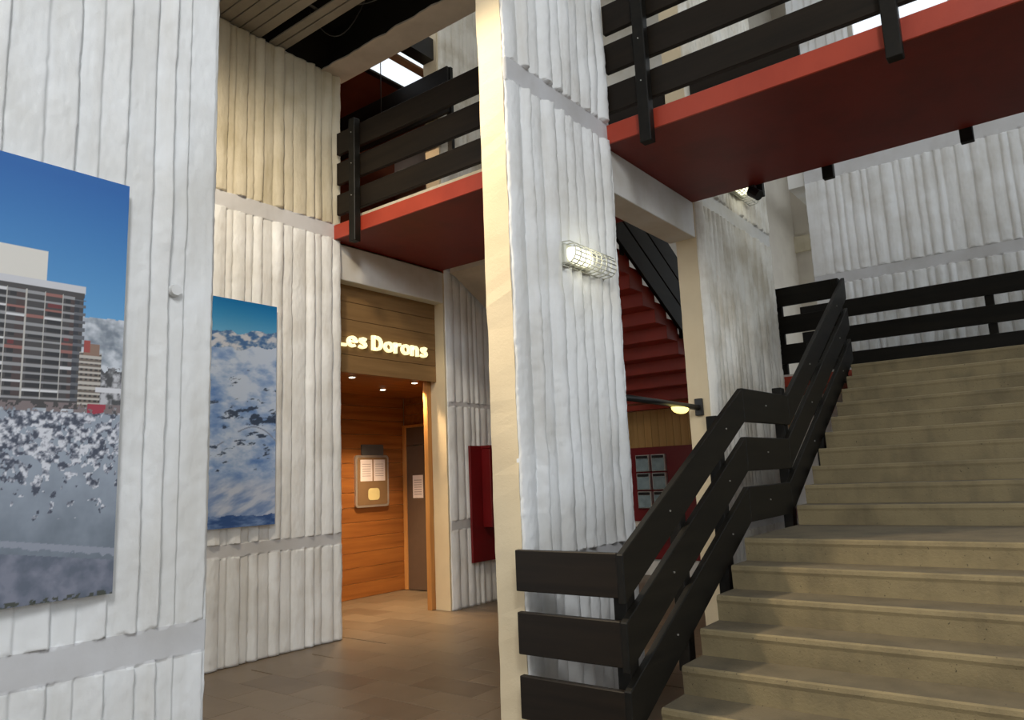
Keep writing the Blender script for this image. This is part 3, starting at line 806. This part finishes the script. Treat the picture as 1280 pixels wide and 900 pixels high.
def paint1(X, Z):
    sky = mixa(np.broadcast_to(C3(100, 165, 215), X.shape+(3,)), np.broadcast_to(C3(26, 98, 172), X.shape+(3,)), np.clip((Z-2.2)/.55, 0, 1))
    img = sky
    # snowy ridge
    ridge = 2.235 + .10*(X-1.15) + .018*fbm(X, Z*0, 9, 3)
    sl = fbm(X*1.0 + Z*1.2, Z-X*.9, 14, 5)
    snow = mixa(np.broadcast_to(C3(205, 210, 218), X.shape+(3,)), np.broadcast_to(C3(120, 130, 142), X.shape+(3,)), np.clip(.35+1.5*sl, 0, 1))
    img = np.where((Z < ridge)[..., None], snow, img)
    # dark wooded slope
    tr = fbm(X, Z, 45, 7)
    img = np.where(((Z < 2.06 + .03*tr) & (X > 1.17))[..., None], mixa(np.broadcast_to(C3(70, 70, 72), X.shape+(3,)), np.broadcast_to(C3(190, 190, 195), X.shape+(3,)), np.clip(.4+1.8*tr, 0, 1)), img)
    # tower block
    def rect(x0, x1, z0, z1): return (X > x0) & (X < x1) & (Z > z0) & (Z < z1)
    def put(mask, c):
        nonlocal img
        img = np.where(mask[..., None], np.array(c)/255., img)
    put(rect(.80, 1.017, 2.34, 2.46), (222, 218, 210))
    put(rect(.2, 1.140, 1.90, 2.335), (66, 62, 62))
    put(rect(.2, 1.148, 2.325, 2.352), (205, 205, 210)); put(rect(.2, 1.145, 2.31, 2.326), (70, 66, 66))
    fl_ = np.floor((Z-1.9)/.0285); zz = (Z-1.9)/.0285 - fl_
    bay = np.floor((X-.2)/.058); xx = (X-.2)/.058 - bay
    hsh = (np.sin(fl_*12.9898 + bay*78.233)*43758.5453) % 1
    body = rect(.2, 1.112, 1.93, 2.312)
    put(body & (zz < .34), (150, 150, 152)); put(body & (zz < .34) & (hsh < .08), (150, 100, 92)); put(body & (zz < .3) & (hsh > .75), (215, 215, 218))
    put(body & (zz > .5) & (hsh > .25) & (xx > .2), (34, 33, 36)); put(body & (zz > .5) & (hsh < .05) & (xx > .2), (110, 44, 46))
    put(body & (xx < .07), (190, 186, 180)); put(body & (bay % 3 == 0) & (xx > .5) & (zz > .34), (70, 54, 52))
    side = rect(1.112, 1.155, 1.93, 2.30)
    put(side & (zz < .45) & (X < 1.150), (98, 100, 106)); put(side & (zz >= .45) & (X < 1.128), (44, 46, 54))
    # second block
    b2 = rect(1.135, 1.212, 1.91, 2.11) & (Z < 2.115)
    put(b2, (110, 98, 88)); f2 = ((Z-1.9)/.019) % 1; put(b2 & (f2 < .45), (190, 184, 176)); put(b2 & (f2 > .7) & (((X*60) % 1) > .4), (50, 46, 44))
    put(rect(1.150, 1.205, 2.10, 2.145), (140, 112, 96)); put(rect(1.15, 1.172, 2.11, 2.155), (160, 70, 62))
    put(rect(1.195, 1.29, 1.968, 1.985), (215, 215, 220))
    # street level
    sn = fbm(X, Z, 60, 21)
    put(rect(.2, 1.29, 1.885, 1.925) & (sn > -.1), (125, 112, 112)); put(rect(1.17, 1.235, 1.885, 1.925) & (sn < .25), (160, 48, 66))
    # snow covered trees
    low = Z < 1.89 + .008*sn
    grey = mixa(np.broadcast_to(C3(150, 160, 174), X.shape+(3,)), np.broadcast_to(C3(112, 122, 134), X.shape+(3,)), np.clip((1.70-Z)/.3 + .5*fbm(X+Z*.7, Z-X, 10, 31), 0, 1))
    img = np.where(low[..., None], grey, img)
    blob = fbm(X, Z*.8, 42, 41, 3); den = np.clip((Z-1.60)/.16, 0, 1)
    tmask = low & (blob > .32-.55*den) & (Z > 1.52)
    tcol = mixa(np.broadcast_to(C3(66, 72, 88), X.shape+(3,)), np.broadcast_to(C3(214, 216, 224), X.shape+(3,)), np.clip(.5+1.7*fbm(X, Z, 75, 51, 3), 0, 1))
    img = np.where(tmask[..., None], tcol, img)
    # path and lower snow
    pth = np.abs(Z-(1.435-.16*(X-1.03)-.006*sn)) < .012+.006*sn
    put(low & pth, (146, 152, 166)); lo2 = Z < 1.405-.16*(X-1.03)
    img = np.where(lo2[..., None], mixa(np.broadcast_to(C3(128, 132, 148), X.shape+(3,)), np.broadcast_to(C3(96, 104, 120), X.shape+(3,)), np.clip(.5+1.2*fbm(X+Z, Z-X, 16, 61), 0, 1)), img)
    put((Z < 1.33) & (fbm(X, Z, 30, 71, 2) > .62), (50, 56, 48))
    put((Z < 1.262) & (fbm(X, Z, 70, 72, 2) > .0), (70, 74, 66))
    return img

def paint2(X, Z):
    sh = X.shape+(3,)
    sky = mixa(np.broadcast_to(C3(88, 158, 205), sh), np.broadcast_to(C3(10, 108, 172), sh), np.clip((Z-3.1)/.3, 0, 1))
    n1 = fbm(X*1.0, Z*2.2, 4, 103, 5); n2 = fbm(X+Z*.8, Z*1.5-X*.4, 9, 107, 5)
    base = mixa(np.broadcast_to(C3(184, 200, 226), sh), np.broadcast_to(C3(80, 120, 184), sh), np.clip(.22+1.0*n1+.5*n2, 0, 1))
    ridge = 3.10 + .10*(X-4.0) + .05*fbm(X, Z*0, 6, 109)
    img = np.where((Z < ridge)[..., None], base, sky)
    far = (Z < ridge) & (Z > ridge-.16)
    img = np.where(far[..., None], mixa(np.broadcast_to(C3(190, 196, 210), sh), np.broadcast_to(C3(64, 104, 156), sh), np.clip(.5+1.9*fbm(X+Z*1.4, Z*2-X, 9, 113), 0, 1)), img)
    rk = fbm(X*1.2+Z*.5, Z*3.4-X*.7, 7, 121, 5)
    wood_ = np.clip(1-np.abs(Z-2.22)/.36, 0, 1)
    m_ = np.clip((rk-.33+.38*wood_)*6-.6, 0, 1)*(Z < 2.75)*(Z > 1.75)
    img = mixa(img, np.broadcast_to(C3(40, 54, 78), sh), m_*.9)
    rd = np.abs(Z-(2.05+.18*np.sin((X-3.9)*5)-.25*(X-4.0))) < .008+.006*n1
    img = np.where((rd & (Z < ridge) & (n2 > -.1))[..., None], C3(130, 142, 170), img)
    lowb = np.clip((1.75-Z)/.15, 0, 1)
    img = mixa(img, mixa(np.broadcast_to(C3(190, 200, 220), sh), np.broadcast_to(C3(120, 146, 192), sh), np.clip(.4+1.3*fbm(X*.8+Z*.3, Z*2.5-X, 6, 131), 0, 1)), lowb)
    bot = (Z < 1.36+.05*fbm(X, Z*0, 5, 137)) & (X > 3.2)
    img = np.where(bot[..., None], mixa(np.broadcast_to(C3(52, 84, 140), sh), np.broadcast_to(C3(120, 146, 190), sh), np.clip(.35+1.4*fbm(X, Z*4, 9, 139), 0, 1)), img)
    return img

poster('poster', .20, 1.287, 1.247, 2.784, YR-.062, paint1, 400, 420, 'tall photograph of ski resort towers under deep blue sky')
poster('poster', 3.30, 4.405, 1.243, 3.415, YL-.095, paint2, 200, 330, 'tall photograph of a blue white snowfield with wooded slopes')

# ------------------------------------------------------------------ upper storey seen past the walkway railing
tag(box('wall_upper', 5.05, 9.0, 9.3, 9.5, 4.3, 8.4, M['upper_red']), 'dark brown red wall of the upper storey recess', None, None, 'structure')
tag(box('wall_upper_side', 5.05, 5.30, YL+.25, 9.3, 4.3, 8.4, M['upper_red']), 'dark side wall of the upper storey recess', None, None, 'structure')
tag(box('wall_upper_end', 8.9, 9.1, YL+.25, 9.3, 4.3, 8.4, M['beige']), 'beige end wall of the upper storey recess', None, None, 'structure')
tag(box('floor_upper', 5.05, 9.0, YL+.0, 9.5, 4.31, 4.5, M['red']), 'floor slab of the upper storey recess', None, None, 'structure')
up_c = thing('ceiling_upper', (7, 7.5, 7.4), 'upper recess ceiling with a skylight strip', None, None, 'structure')
box('ceiling_slab', 5.3, 9.0, 7.44, 9.5, 7.39, 7.42, M['upper_red'], up_c)
box('edge_beam', 5.3, 9.0, 7.35, 7.44, 7.385, 7.415, M['metal'], up_c)
box('edge_beam', 5.3, 9.0, 6.50, 6.70, 7.385, 7.7, M['metal'], up_c)
box('cross_beam', 5.3, 9.0, 6.80, 6.94, 7.39, 7.42, M['skybrown'], up_c)
box('skylight_pane', 5.3, 9.0, 6.70, 6.80, 7.40, 7.41, M['pane'], up_c)
box('skylight_pane', 5.3, 9.0, 6.94, 7.35, 7.40, 7.41, M['pane'], up_c)
ur = thing('railing', (6.95, 6.9, 5.9), 'dark plank railing of the upper flight above the lobby', 'railing')
for zt in (7.13, 6.76, 6.39): box('plank', 6.90, 6.945, 6.17, 8.9, zt-.30, zt, M['black_y'], ur, .005)
box('post', 6.945, 7.0, 6.15, 6.24, 5.7, 7.13, M['black'], ur, .005)
dl = thing('pendant_lamp', (7.0, 7.6, 6.2), 'dark dish shaped pendant lamp in the upper recess', 'lamp')
bm = bmesh.new(); bmesh.ops.create_cone(bm, segments=24, radius1=.20, radius2=.05, depth=.10, cap_ends=True, matrix=Matrix.Translation((6.30, 6.82, 6.30)))
bm_obj('shade', bm, M['metal'], dl, False)
tube('cord', [(6.30, 6.82, 6.34), (6.30, 6.82, 7.42)], .006, M['metal'], dl)
pl = bpy.data.lights.new('recess_fill_light', 'POINT'); pl.energy = 14; pl.color = (1, .75, .5); pl.shadow_soft_size = .06  # added light under the unlit pendant, brightens the recess
po_ = bpy.data.objects.new('recess_fill_light', pl); po_.location = (6.30, 6.82, 6.18); link(po_, dl)
